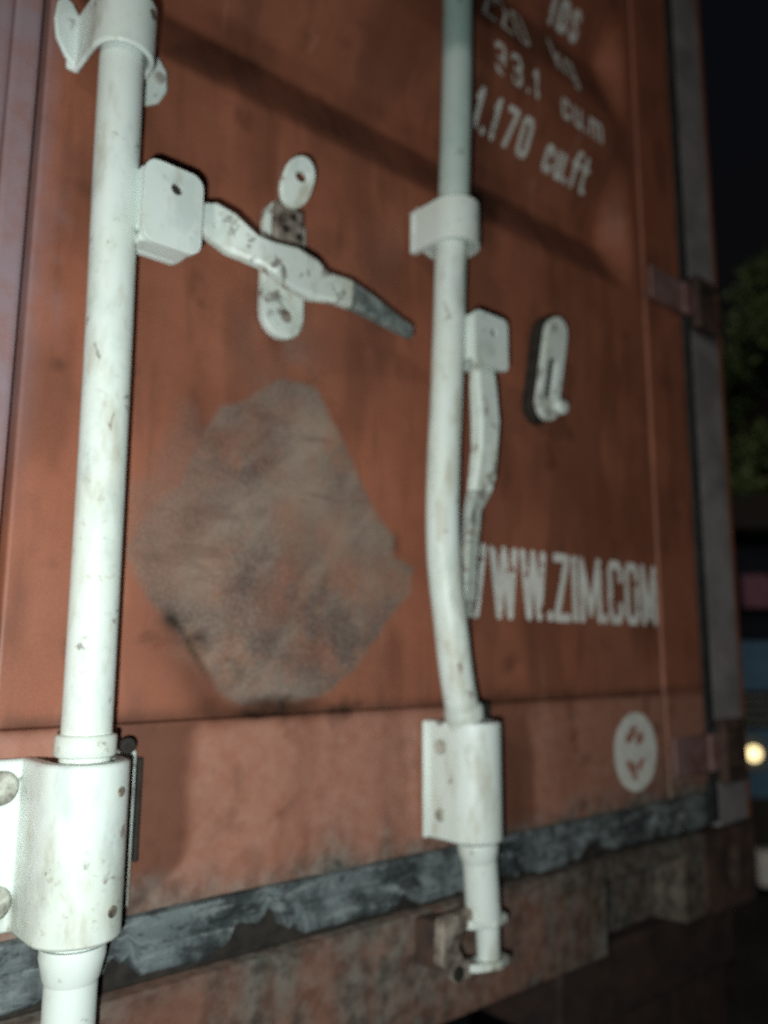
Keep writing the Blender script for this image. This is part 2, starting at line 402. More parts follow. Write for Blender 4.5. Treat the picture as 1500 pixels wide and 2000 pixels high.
def flat(y): return lambda x, z: np.full(np.shape(x), y) + .0012 * (fbm(x, z, .12) - .5)
def wear_body(x, z):
    zz = zr(z); n = fbm(x, z, .05); nb = fbm(x, z + 3, .17); one = np.ones_like(np.asarray(x, float))
    st = sstep(.45, .7, fbm(x * 2.2, z * .5, .06, 4))
    grey = np.clip(.45 + .55 * nb + .25 * st + .8 * blob(x, zz, .60, -.34, .012, .08) + .6 * blob(x, zz, .985, -.33, .008, .06), 0, 1) * .85
    damp_shade = np.clip(st * .7 + .6 * blob(x, zz, .34, -.30, .05, .03), 0, 1)
    grey = grey * (1 - .7 * blob(x, zz, .36, -.30, .055, .03))
    grime = np.clip(.6 * sstep(.6, .75, n) + .85 * sstep(.72, 1.05, x + (n - .5) * .25) + .35 * sstep(.35, .22, x + (n - .5) * .2) + .5 * sstep(-.30, -.275, zz + (n - .5) * .02) * (.4 + n), 0, .92)
    return np.stack([one * 0, grime, .35 * nb, one], -1), np.stack([damp_shade, one * 0, grey, one], -1)
# rear sill with a cut-out beside the corner casting
SZ0, SZ1 = BZ, ZC - .276
cut0, cut1 = .985, 1.185
def sill_y(x, z):
    y = flat(-.004)(x, z)
    inside = (x > cut0) & (x < cut1) & (zr(z) < -.300)
    y = np.where(inside, .045, y)
    return y
grid_face('door_sill', XL + .16, XO - .163, SZ0, SZ1, sill_y, M_SILL, box_, step=.006, back=.20, wf=wear_body)
MB().box(XL + .13, XO - .13, .012, .20, ZC - .277, ZC - .205).obj('sill_upstand', M_DARK, box_, bevel=.003)
MB().box(XL + .06, XO - .06, .05, .18, TZ - .14, TZ - .004).obj('door_header', M_REDP, box_, bevel=.004)
for sgn in (1, -1):
    X = lambda v: XC + sgn * (v - XC)
    def bx(b, x0, x1, *r): a, c = sorted((X(x0), X(x1))); return b.box(a, c, *r)
    bx(MB(), 1.2965, 1.398, -.005, .12, BZ + .12, TZ - .12).obj('corner_post', M_POSTG, box_, bevel=.006, seg=3, label='weathered grey face of the corner post')
    bx(MB(), 1.3985, XO - .001, -.001, .16, BZ + .12, TZ - .12).obj('post_flange', M_REDP, box_, bevel=.004)
    bx(MB(), 1.2742, 1.296, -.007, .02, BZ + .13, TZ - .13).obj('post_gasket', M_BLACKR, box_, bevel=.002)
    for z0, z1 in ((BZ, BZ + .118), (TZ - .118, TZ)):
        cxm = (X(1.241) + X(XO)) / 2; czm = (z0 + z1) / 2
        a, c = sorted((X(1.241), X(XO - .016)))
        o = plate('corner_casting', rrect(a, c, z0, z1, .010), [ring(cxm, czm, .03, 24, .62, 1.25)], -.009, .05, M_CAST, box_, bevel=.003)
        MB().box(a + .004, c - .004, .051, .16, z0 + .002, z1 - .002).obj('casting_block', M_DARK, o)
    # corrugated side wall
    n = 42; P = []
    for i in range(n):
        y0 = .165 + i * .138
        P += [(y0, 0), (y0 + .035, 0), (y0 + .07, -.034), (y0 + .104, -.034)]
    V = []; Fc = []
    for k, (yy, dx) in enumerate(P):
        V += [(X(XO - .012 + dx), yy, BZ + .12), (X(XO - .012 + dx), yy, TZ - .05)]
        if k: Fc.append((2 * k - 2, 2 * k, 2 * k + 1, 2 * k - 1))
    obj('side_wall', V, Fc, M_REDP, box_, smooth=False)
    bx(MB(), XO - .09, XO - .006, .161, 5.97, BZ, BZ + .119).obj('bottom_rail', M_REDP, box_)
    bx(MB(), XO - .09, XO - .006, .161, 5.97, TZ - .06, TZ - .002).obj('top_rail', M_REDP, box_)
MB().box(XL + .02, XO - .02, .1, 5.96, TZ - .03, TZ - .006).obj('roof', M_REDP, box_)
MB().box(XL + .02, XO - .02, 5.9, 5.96, BZ + .12, TZ - .03).obj('front_wall', M_REDP, box_)
MB().box(XL + .09, XO - .09, .21, 5.89, BZ + .02, BZ + .10).obj('floor', M_DARK, box_)

# ------------------------------------------------------------------ the two door leaves
ZB, ZT = ZC - .217, TZ - .145
door = empty('container_door', (XS, 0, ZB), 'right-hand rust-red container door with web address, white locking bars and grey scar', 'door', 'container doors')
zz1 = np.linspace(ZC - .062, ZC + 1.15, 304); zz2 = np.linspace(ZC + 1.16, ZT - .1, 90)
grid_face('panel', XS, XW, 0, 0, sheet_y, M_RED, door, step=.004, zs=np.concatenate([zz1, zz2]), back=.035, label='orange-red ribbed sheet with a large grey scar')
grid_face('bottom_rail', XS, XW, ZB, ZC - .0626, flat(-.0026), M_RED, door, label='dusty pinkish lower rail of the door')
grid_face('stile', XW + .0008, XE, ZB, ZT, flat(-.0034), M_RED, door, step=.008)
grid_face('top_rail', XS, XW, ZT - .0995, ZT, flat(-.0042), M_RED, door, step=.01)
door2 = empty('container_door', (2 * XC - XE, 0, ZB), 'chalky purplish edge of the left-hand container door at the upper left', 'door', 'container doors')
MIR = 2 * XC
def wear_l(x, z):
    a, b = wear(MIR - np.asarray(x), z); zz = zr(z); nb = fbm(x, z, .12); n = fbm(x, z, .03)
    a[..., 0] = 0; a[..., 1] *= .5
    b[..., 1] = np.clip(1.1 * sstep(.02, .22, zz) * (.65 + .6 * nb), 0, 1); b[..., 0] *= .4
    return a, b
grid_face('panel', MIR - XW, XC - .026, 0, 0, lambda x, z: sheet_y(MIR - x, z), M_RED, door2, step=.006, zs=np.concatenate([zz1[::2], zz2]), back=.035, wf=wear_l)
grid_face('stile', XC - .0255, XC - .0035, ZB, ZT, flat(-.0035), M_RED, door2, step=.006, wf=wear_l)
grid_face('stile', MIR - XE, MIR - XW - .0008, ZB, ZT, flat(-.0052), M_RED, door2, step=.012, wf=wear_l)
grid_face('bottom_rail', MIR - XW, XC - .026, ZB, ZC - .0626, flat(-.0042), M_RED, door2, step=.008, wf=wear_l)
grid_face('top_rail', MIR - XW, XC - .026, ZT - .0995, ZT, flat(-.0042), M_RED, door2, step=.01, wf=wear_l)

# bottom gasket: a sagging, dusty rubber lip
def gasket(x0, x1, parent):
    xs = np.linspace(x0, x1, int((x1 - x0) / .006)); V = []; Fc = []
    sec = [(0, .10), (.04, .62), (.40, .70), (.46, .36), (.54, .36), (.60, .80), (.93, .95), (1, .70), (1.0, -.6), (0, -.6)]
    m_ = len(sec)
    for x in xs:
        n1 = float(fbm(x, 0, .16)) - .5; n2 = float(fbm(x, 3, .11)) - .5; tear = float(fbm(x, 31, .035)); tear = max(0, tear - .52) * .14
        t = -.215 + .006 * n1; b = -.264 + .012 * n2 + tear
        for q, (s_, d_) in enumerate(sec):
            V.append((x, -.003 - .0095 * d_ * (1 + .7 * n2 + .35 * (float(fbm(x, q, .02)) - .5)) if d_ > 0 else .012, ZC + t + (b - t) * s_ + .002 * (float(fbm(x, q + 20, .03)) - .5)))
    for i in range(len(xs) - 1):
        for k in range(m_): Fc.append((i * m_ + k, i * m_ + (k + 1) % m_, (i + 1) * m_ + (k + 1) % m_, (i + 1) * m_ + k))
    Fc += [tuple(range(m_))[::-1], tuple((len(xs) - 1) * m_ + k for k in range(m_))]
    return obj('gasket', V, Fc, M_RUBBER, parent, sharp=60, label='sagging dusty rubber seal along the door foot')
gk = gasket(XS + .006, XE - .004, door); gasket(MIR - XE + .004, XC - .004, door2)

# hinges on the right stile
for hz in (.60, -.158, 1.36, 2.0):
    hb = MB().box(1.163, 1.262, -.012, -.0058, ZC + hz - .028, ZC + hz + .030).obj('hinge_blade', mat_plain('hinge_paint', (.15, .075, .07), (.24, .15, .145), 30, .6) if hz == .60 else bpy.data.materials['hinge_paint'], door, bevel=.003)
    MB().box(1.262, 1.300, -.017, -.006, ZC + hz - .028, ZC + hz + .030).obj('knuckle', bpy.data.materials['hinge_paint'], hb, bevel=.004)
    MB().tube([(1.303, -.016, ZC + hz - .046), (1.303, -.016, ZC + hz + .050)], .008, 16).obj('hinge_pin', M_CAST, hb, bevel=.001)
    for d in (-.046, .034):
        MB().box(1.2970, 1.372, -.022, -.0042, ZC + hz + d, ZC + hz + d + .016).obj('hinge_lug', M_CAST, box_, bevel=.003)
    MB().box(1.316, 1.388, -.012, -.0043, ZC + hz - .0295, ZC + hz + .0335).obj('hinge_pad', M_CAST, box_, bevel=.003)

# ------------------------------------------------------------------ painted lettering (flat print that follows the ribs)
def rr(x0, x1, y0, y1, k=.2):
    return [(x1 - k * (x1 - x0), y1), (x0 + k * (x1 - x0), y1), (x0, y1 - .13), (x0, y0 + .13), (x0 + k * (x1 - x0), y0), (x1 - k * (x1 - x0), y0), (x1, y0 + .13), (x1, y1 - .13), (x1 - k * (x1 - x0), y1)]
G = {'W': [[(0, 1), (.25, 0), (.5, 1), (.75, 0), (1, 1)]], 'Z': [[(0, 1), (1, 1), (0, 0), (1, 0)]], 'I': [[(.5, 1), (.5, 0)]], 'M': [[(0, 0), (0, 1), (.5, .1), (1, 1), (1, 0)]],
     'C': [[(1, .74), (1, .87), (.8, 1), (.2, 1), (0, .87), (0, .13), (.2, 0), (.8, 0), (1, .13), (1, .26)]], 'O': [rr(0, 1, 0, 1)], '.': [[(.5, .0), (.5, .03)]],
     '1': [[(.15, .78), (.55, 1), (.55, 0)]], '7': [[(0, 1), (1, 1), (.35, 0)]], '0': [rr(0, 1, 0, 1)],
     '3': [[(0, .87), (.2, 1), (.8, 1), (1, .87), (1, .64), (.8, .52), (.35, .52)], [(.8, .52), (1, .40), (1, .13), (.8, 0), (.2, 0), (0, .13)]],
     '2': [[(0, .78), (0, .87), (.2, 1), (.8, 1), (1, .87), (1, .64), (0, 0), (1, 0)]],
     'c': [[(1, .5), (.8, .66), (.2, .66), (0, .53), (0, .13), (.2, 0), (.8, 0), (1, .16)]], 'u': [[(0, .66), (0, .13), (.2, 0), (.8, 0), (1, .13)], [(1, .66), (1, 0)]],
     'f': [[(.95, 1), (.65, 1), (.45, .85), (.45, 0)], [(.05, .66), (.95, .66)]], 't': [[(.45, .95), (.45, .12), (.65, 0), (.95, 0)], [(.05, .66), (.95, .66)]],
     'm': [[(0, 0), (0, .66)], [(0, .54), (.2, .66), (.4, .66), (.5, .54), (.5, 0)], [(.5, .54), (.7, .66), (.9, .66), (1, .54), (1, 0)]],
     'k': [[(0, 1), (0, 0)], [(.95, .66), (0, .3)], [(.35, .44), (1, 0)]],
     'g': [[(1, .66), (1, -.15), (.8, -.28), (.1, -.28)], rr(0, 1, 0, .66)], 'l': [[(.5, 1), (.5, 0)]], 'b': [[(0, 1), (0, 0)], rr(0, 1, 0, .66)],
     's': [[(.95, .56), (.75, .66), (.25, .66), (.05, .54), (.1, .42), (.9, .26), (.95, .12), (.75, 0), (.25, 0), (.05, .1)]]}
def cells(name, mask, xs, zs, yf, mat, parent, label=None):
    V = []; idx = {}; Fc = []
    def vi(i, j):
        if (i, j) not in idx:
            idx[(i, j)] = len(V); V.append((xs[j], 0, zs[i]))
        return idx[(i, j)]
    for i, j in zip(*np.nonzero(mask)): Fc.append((vi(i, j), vi(i, j + 1), vi(i + 1, j + 1), vi(i + 1, j)))
    V = np.array(V); V[:, 1] = yf(V[:, 0], V[:, 2])
    return obj(name, V, Fc, mat, parent, smooth=False, label=label)
def lettering(name, glyphs, z0, h, half, yf, parent, worn=.3, label=None, st=.0012, mat=None, dx=0):
    glyphs = [(c, a + dx, b + dx) for c, a, b in glyphs]
    x0 = min(g[1] for g in glyphs) - .01; x1 = max(g[2] for g in glyphs) + .01
    xs = np.arange(x0, x1, st); zs = np.arange(z0 - .35 * h - .01, z0 + h + .01, st)
    X, Z = np.meshgrid((xs[:-1] + xs[1:]) / 2, (zs[:-1] + zs[1:]) / 2)
    D = np.full(X.shape, 1.)
    for ch, a, b in glyphs:
        for pl in G[ch]:
            Q = [(a + half + p[0] * (b - a - 2 * half), z0 + half + p[1] * (h - 2 * half)) for p in pl]
            for p, q in zip(Q, Q[1:]): D = np.minimum(D, sd_seg(X, Z, p, q))
    chip = fbm(X, Z, .012, 4)
    msk = (D < half) & (chip > worn)
    return cells(name, msk, xs, zs + ZC, lambda x, z: yf(x, z) - .0007, mat or M_LETTER, parent, label)
lettering('web_address', [('W', .690, .763), ('W', .768, .822), ('W', .826, .880), ('.', .881, .891), ('Z', .894, .932), ('I', .936, .948), ('M', .952, 1.005), ('.', 1.007, 1.018), ('C', 1.021, 1.059), ('O', 1.064, 1.102), ('M', 1.107, 1.150)],
          .038, .092, .0060, sheet_y, door, .27, 'white letters WWW.ZIM.COM')
lettering('capacity_line', [('1', .774, .794), ('.', .797, .806), ('1', .811, .831), ('7', .839, .864), ('0', .873, .898), ('c', .934, .956), ('u', .962, .984), ('.', .987, .995), ('f', .998, 1.020), ('t', 1.022, 1.044)],
          .722, .054, .0042, sheet_y, door, .22, label='white letters 1.170 cu.ft')
lettering('capacity_line', [('3', .794, .818), ('3', .829, .853), ('.', .862, .870), ('1', .876, .898), ('c', .946, .968), ('u', .976, .999), ('.', 1.004, 1.012), ('m', 1.018, 1.054)],
          .802, .050, .0036, sheet_y, door, .26, dx=.003, label='faded white letters 33.1 cu.m')
lettering('weight_line', [('2', .772, .800), ('2', .812, .840), ('0', .852, .880), ('k', .944, .968), ('g', .974, .998)],
          .892, .068, .0032, sheet_y, door, .30, dx=.012, label= 'faint white letters 220 kg')
lettering('weight_line', [('l', .944, .960), ('b', .966, .992), ('s', .998, 1.022)], .990, .068, .0052, sheet_y, door, .27, dx=.016, label= 'white letters lbs')

# round inspection sticker with two red marks
sx, sz, sr = 1.071, -.141, .0545
yst = lambda x, z: flat(-.0026)(x, z) - .0009
xs = np.arange(sx - .06, sx + .06, .0012); zs = np.arange(sz - .06, sz + .06, .0012)
X, Z = np.meshgrid((xs[:-1] + xs[1:]) / 2, (zs[:-1] + zs[1:]) / 2)
red = np.zeros(X.shape, bool)
for a, b, t in (((sx - .017, sz + .018), (sx - .006, sz + .029), .006), ((sx + .004, sz + .029), (sx + .014, sz + .018), .0075), ((sx + .014, sz + .018), (sx + .006, sz + .013), .005),
                ((sx - .014, sz - .016), (sx - .004, sz - .031), .0075), ((sx + .002, sz - .028), (sx + .016, sz - .015), .005), ((sx - .014, sz - .016), (sx - .002, sz - .018), .004)):
    red |= (sd_seg(X, Z, a, b) < t * (.7 + .9 * fbm(X, Z, .01))) & (fbm(X + 5, Z, .009) > .40)
disc = np.hypot(X - sx, Z - sz) < sr * (.985 + .03 * fbm(X, Z, .02))
stk = cells('inspection_sticker', disc & ~red, xs, zs + ZC, yst, M_STICK, door, 'round white sticker with two red marks')
cells('red_mark', disc & red, xs, zs + ZC, yst, M_STICKR, stk)

# ------------------------------------------------------------------ brackets that carry the locking bars
YB, RB = -.050, .0187
def omega(c, yb, ro, ri, xl, xr, yf=-.006, th=.006):
    """hat-section strap in the x-y plane: flanges on the door and an arch round the bar"""
    P = [(xr, yf)]
    A = [(c + ro * math.cos(a), yb - ro * math.sin(a)) for a in np.linspace(0, math.pi, 17)]
    B = [(c + ri * math.cos(a), yb - ri * math.sin(a)) for a in np.linspace(math.pi, 0, 17)]
    out = [(xr, yf), (xr, yf - th), (c + ro, yf - th)] + A + [(c - ro, yf - th), (xl, yf - th), (xl, yf), (c - ri, yf)] + B + [(c + ri, yf)]
    return out
def bracket(name, c, yb, ro, ri, xl, xr, z0, z1, bolts, mat=M_WHITE, label=None, plugs=()):
    o = MB().prism(omega(c, yb, ro, ri, xl, xr), 'z', ZC + z0, ZC + z1).obj(name, mat, door, bevel=.0025, label=label)
    for bx_, bz, r in bolts:
        MB().tube([(bx_, -.0115, ZC + bz), (bx_, -.0155, ZC + bz), (bx_, -.019, ZC + bz)], [r, r, r * .72], 20).obj('bolt', mat_bolt, o, sharp=50)
    for ang, bz, r in plugs:
        d = Vector((math.cos(ang), -math.sin(ang), 0)); p = Vector((c, yb, ZC + bz))
        MB().tube([p + d * (ro - .003), p + d * (ro + .0012)], r, 14).obj('plug_hole', M_PLUG, o, bevel=.0006)
    return o
M_PLUG = mat_plain('rusty_plug', (.06, .05, .04), (.30, .26, .20), 120, .8)
mat_bolt = mat_plain('grubby_bolt', (.16, .15, .12), (.62, .63, .56), 60, .55)
# lower bearing of the left bar
bL = bracket('bearing_bracket', .2535, YB, .0330, .0205, .187, .313, -.207, -.083, [(.206, -.103, .0125), (.207, -.184, .0125), (.303, -.095, .006), (.303, -.19, .006)],
             label='white bearing bracket at the foot of the left bar', plugs=((1.02, -.104, .0036), (1.10, -.186, .0042)))
MB().box(.314, .3175, -.014, -.004, ZC - .172, ZC - .090).obj('flange_shade', M_DARK, bL, bevel=.001)  # dark strip standing for the shade beside the right flange
MB().tube([(.297, -.030, ZC - .0775), (.297, -.0225, ZC - .0775)], .0065, 14).obj('bolt', M_DARK, bL, bevel=.001)
# lower bearing of the bent right bar
bR = bracket('bearing_bracket', .681, YB, .0305, .0205, .645, .742, -.199, -.076, [(.732, -.10, .006), (.732, -.18, .006)], label='white bearing bracket at the foot of the bent bar')
for bz in (-.103, -.173):
    MB().tube([(.6512, -.030, ZC + bz), (.6485, -.030, ZC + bz)], .0085 if bz > -.15 else .007, 16).obj('bolt', mat_bolt, bR, bevel=.0008)
MB().box(.713, .719, -.040, -.012, ZC - .118, ZC - .058).obj('bracket_shade', M_BLACKR, bR, bevel=.001)  # dark sliver standing for the shade right of this bracket
# upper guides
def ear(parent, P, y0, fn, hole):
    o = plate('ear', P, [], y0, y0 + .006, M_WHITE, parent, fn=fn, bevel=.002)
    MB().tube([(hole[0], y0 + .001, hole[1]), (hole[0], y0 - .003, hole[1])], .0055, 14).obj('bolt', mat_bolt, parent, bevel=.001)
def lean(x0, k): return lambda p: Vector((p.x, p.y - max(0, k * (p.x - x0)), p.z))
g = bracket('bar_guide', .2475, YB, .0268, .0215, .214, .281, .500, .554, [], label='white strap guide at the top of the left bar', plugs=((.95, .540, .0045),))
ear(g, [(.226, ZC + .548), (.216, ZC + .562), (.2065, ZC + .563), (.2005, ZC + .553), (.1990, ZC + .536), (.2020, ZC + .520), (.2120, ZC + .508), (.226, ZC + .500)], -.0125, lean(.218, -.35), (.2105, ZC + .536))
ear(g, [(.274, ZC + .552), (.296, ZC + .554), (.307, ZC + .540), (.308, ZC + .522), (.300, ZC + .506), (.288, ZC + .498), (.274, ZC + .502)], -.0125, lean(.9, 1), (.298, ZC + .530))
g = bracket('bar_guide', .659, YB, .0300, .0215, .628, .690, .468, .520, [], label='white strap guide halfway up the bent bar')
ear(g, [(.666, ZC + .518), (.650, ZC + .530), (.635, ZC + .528), (.6265, ZC + .514), (.6265, ZC + .496), (.636, ZC + .482), (.650, ZC + .474), (.666, ZC + .470)], -.0130, lean(.9, 1), (.640, ZC + .506))
ear(g, rrect(.684, .715, ZC + .472, ZC + .516, .010), -.0125, lean(.9, 1), (.703, ZC + .494))

# ------------------------------------------------------------------ locking bars
GRP = 'locking bars on the right door'
def smooth_path(P, n=8):
    P = [Vector(p) for p in P]; out = []
    Q = [P[0] * 2 - P[1]] + P + [P[-1] * 2 - P[-2]]
    for i in range(1, len(Q) - 2):
        for k in range(n):
            t = k / n
            a, b, c, d = Q[i - 1:i + 3]
            out.append(.5 * ((2 * b) + (c - a) * t + (2 * a - 5 * b + 4 * c - d) * t * t + (3 * b - a - 3 * c + d) * t ** 3))
    return out + [P[-1]]
def cam_foot(bar, x, z0):
    """foot of a bar: stepped stub and the hooked cam that turns behind the keeper"""
    c = MB().tube([(x, YB, z0 + .012), (x, YB, z0)], [.0175, .0150], 20)
    o = MB().tube([(x + .004, YB, z0 + .006), (x + .006, YB, z0 - .042)], [.0135, .0125], 20).obj('cam', M_WHITE2, bar, bevel=.001)
    MB().prism([(x - .030, YB + .008), (x - .026, YB - .006), (x, YB - .018), (x + .024, YB - .012), (x + .030, YB + .002), (x + .012, YB + .014), (x - .010, YB + .012)], 'z', z0 - .008, z0 + .001).obj('cam_arm', M_WHITE2, o, bevel=.0015)
    MB().prism([(x - .036, YB + .010), (x - .020, YB - .008), (x + .006, YB - .018), (x + .030, YB - .010), (x + .032, YB + .004), (x + .008, YB + .014)], 'z', z0 - .050, z0 - .042).obj('cam_arm', M_WHITE2, o, bevel=.0015)
    return o

# left bar
barL = empty('locking_bar', (.2525, YB, ZC - .33), 'straight white locking bar on the left, its handle latched level in a keeper', 'locking bar', GRP)
pl = smooth_path([(.2475, YB, ZC + 1.9), (.2475, YB, ZC + .9), (.2475, YB, ZC + .48), (.2515, YB, ZC + .23), (.2535, YB, ZC - .05), (.2535, YB, ZC - .285)], 10)
MB().tube(pl, RB, 32).obj('rod', M_WHITE, barL)
MB().tube([(.2535, YB, ZC - .0635), (.2535, YB, ZC - .065), (.2535, YB, ZC - .0785), (.2535, YB, ZC - .080)], [.0205, .0225, .0225, .0205], 32).obj('collar', M_WHITE, barL, sharp=60)
MB().tube([(.2535, YB, ZC - .2115), (.2535, YB, ZC - .218), (.2535, YB, ZC - .232), (.2535, YB, ZC - .236)], [.0232, .0236, .0205, .0189], 32).obj('collar', M_WHITE, barL, sharp=60)
cam_foot(barL, .2535, ZC - .285)
# right bar, bowed by a knock
barR = empty('locking_bar', (.69, YB, ZC - .33), 'bent white locking bar beside the web address, its handle hanging down', 'locking bar', GRP)
pr_ = [(.672, 1.9), (.671, 1.1), (.668, .757), (.6575, .515), (.652, .449), (.648, .361), (.642, .263), (.638, .204), (.636, .147), (.638, .092), (.646, .038), (.654, -.016), (.663, -.059), (.678, -.123), (.687, -.202), (.694, -.278)]
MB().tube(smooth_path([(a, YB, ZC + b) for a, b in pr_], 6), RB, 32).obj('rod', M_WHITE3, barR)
MB().tube([(.6655, YB, ZC - .060), (.666, YB, ZC - .062), (.668, YB, ZC - .073), (.6685, YB, ZC - .075)], [.0200, .0215, .0215, .0200], 32).obj('collar', M_WHITE, barR, sharp=60)
MB().tube([(.686, YB, ZC - .201), (.6865, YB, ZC - .207), (.688, YB, ZC - .217), (.6885, YB, ZC - .220)], [.0215, .0222, .0200, .0189], 32).obj('collar', M_WHITE, barR, sharp=60)
cam_foot(barR, .695, ZC - .278)

# handle hub and handle of the left bar: clevis of two plates, pivot pin, latched handle
hub = plate('handle_hub', rrect(.262, .316, ZC + .331, ZC + .405, .012), [ring(.291, ZC + .385, .0052, 18)], -.078, -.071, M_WHITE, barL, bevel=.002)
plate('hub_plate', rrect(.262, .315, ZC + .333, ZC + .404, .012), [], -.050, -.043, M_WHITE, hub, bevel=.002)
MB().box(.2635, .309, -.0708, -.0502, ZC + .333, ZC + .341).obj('hub_web', M_WHITE, hub, bevel=.0015)
MB().tube([(.291, -.0745, ZC + .385), (.291, -.045, ZC + .385)], .0054, 16).obj('pivot_pin', M_DARK, hub)
MB().box(.2625, .272, -.0708, -.0502, ZC + .345, ZC + .400).obj('weld_block', M_WHITE, hub, bevel=.002)
H = [((.290, -.0605, ZC + .376), .011, .0055), ((.318, -.0605, ZC + .378), .0135, .0055), ((.334, -.0610, ZC + .377), .0165, .0060), ((.352, -.0630, ZC + .371), .0165, .0065), ((.376, -.0690, ZC + .361), .0165, .0075),
     ((.392, -.0700, ZC + .358), .0185, .0080), ((.418, -.0665, ZC + .3575), .0200, .0080), ((.446, -.0610, ZC + .357), .0195, .0065), ((.466, -.0575, ZC + .357), .0165, .0060), ((.482, -.0555, ZC + .359), .0160, .0065), ((.498, -.0540, ZC + .360), .0150, .0070)]
han = MB().sweep([(c, (0, (.004, .004, -.004, -.006, .004, .005, -.003, -.004, .002, .002, 0)[i], a), (.0, b, .0)) for i, (c, a, b) in enumerate(H)]).obj('handle', M_WHITE2, barL, sharp=25, bevel=.0012)
MB().sweep([((.4985, -.054, ZC + .3600), (0, 0, .0145), (0, .0070, 0)), ((.530, -.050, ZC + .3575), (0, 0, .0125), (0, .0062, 0)), ((.560, -.046, ZC + .353), (0, 0, .0100), (0, .0055, 0)),
            ((.590, -.044, ZC + .348), (0, 0, .0080), (0, .0048, 0)), ((.594, -.0437, ZC + .3475), (0, 0, .0065), (0, .0038, 0))]).obj('grip', M_STEEL, han, sharp=30, label='bare grey end of the latched handle')
# handle hub and hanging handle of the right bar
hub = plate('handle_hub', rrect(.664, .722, ZC + .323, ZC + .387, .008), [ring(.697, ZC + .366, .0050, 18)], -.076, -.069, M_WHITE, barR, bevel=.002)
plate('hub_plate', rrect(.664, .721, ZC + .324, ZC + .386, .008), [], -.048, -.041, M_WHITE, hub, bevel=.002)
MB().box(.664, .675, -.0688, -.0482, ZC + .330, ZC + .383).obj('weld_block', M_WHITE, hub, bevel=.002)
MB().tube([(.697, -.0725, ZC + .366), (.697, -.043, ZC + .366)], .0052, 16).obj('pivot_pin', M_DARK, hub)
H = [((.697, -.058, ZC + .366), .013, .007), ((.696, -.058, ZC + .325), .0165, .007), ((.696, -.059, ZC + .300), .0180, .0085), ((.696, -.061, ZC + .262), .0175, .010), ((.695, -.060, ZC + .228), .0165, .009),
     ((.693, -.058, ZC + .196), .0180, .008), ((.690, -.056, ZC + .178), .0160, .007)]
han = MB().sweep([(c, (a, 0, 0), (0, b, 0)) for c, a, b in H]).obj('handle', M_WHITE2, barR, sharp=25, bevel=.0012)
MB().sweep([((.6895, -.056, ZC + .1770), (.0155, 0, 0), (0, .0068, 0)), ((.680, -.054, ZC + .156), (.0105, 0, 0), (0, .006, 0)), ((.678, -.052, ZC + .12), (.0100, 0, 0), (0, .006, 0)), ((.676, -.050, ZC + .08), (.0095, 0, 0), (0, .006, 0)),
            ((.674, -.049, ZC + .046), (.0085, 0, 0), (0, .0055, 0)), ((.674, -.049, ZC + .036), (.0055, 0, 0), (0, .004, 0))]).obj('grip', mat_white('worn_grip_paint', 1.0, (.42, .47, .45)), han, sharp=30, label='worn grey end of the hanging handle')

# ------------------------------------------------------------------ handle keepers on the door
def tilt(z0, y0, k): return lambda p: Vector((p.x, p.y - max(0, p.z - z0) * k, p.z))
def capsule(c, z0, z1, r, n=10):
    return [(c + r * math.cos(a), z1 - r + r * math.sin(a)) for a in np.linspace(0, math.pi, n)] + [(c + r * math.cos(a), z0 + r + r * math.sin(a)) for a in np.linspace(math.pi, 2 * math.pi, n)]
kp = plate('handle_keeper', capsule(.446, ZC + .312, ZC + .462, .0255), [ring(.450, ZC + .337, .0068, 16)], -.0125, -.002, M_WHITE2, door, bevel=.002, label='white handle keeper holding the latched handle')
MB().box(.4265, .462, -.0235, -.0127, ZC + .408, ZC + .452).obj('catch_block', M_RUST, kp, bevel=.003, label='rusty catch above the handle')
for hx_, hz_ in ((.438, .424), (.455, .420), (.447, .440)):
    MB().tube([(hx_, -.0225, ZC + hz_), (hx_, -.0247, ZC + hz_)], .0045, 12).obj('rust_pit', M_DARK, kp, bevel=.0006)
plate('latch_tab', capsule(.440, ZC + .446, ZC + .491, .0185), [ring(.442, ZC + .474, .0052, 16, 1.3, .8)], -.030, -.0235, M_WHITE2, kp, fn=tilt(ZC + .446, 0, .55), bevel=.002)
MB().tube([(.450, -.0118, ZC + .337), (.450, -.0020, ZC + .337)], .0066, 14).obj('rivet', M_RUST, kp)
kr = plate('handle_keeper', capsule(.862, ZC + .302, ZC + .440, .0225), [rrect(.8525, .8695, ZC + .332, ZC + .386, .005)], -.027, -.019, M_WHITE2, door, fn=tilt(ZC + .33, 0, .20), bevel=.002, label='empty white slotted keeper near the web address')
plate('shade_backing', capsule(.860, ZC + .300, ZC + .444, .0245), [], -.0175, -.001, M_DARK, kr, fn=tilt(ZC + .33, 0, .20), bevel=.002)  # added dark plate that puts shade into the slot and left rim
MB().tube([(.884, -.014, ZC + .324), (.884, -.036, ZC + .324)], .0105, 16).obj('stop_peg', M_WHITE2, kr, bevel=.002)

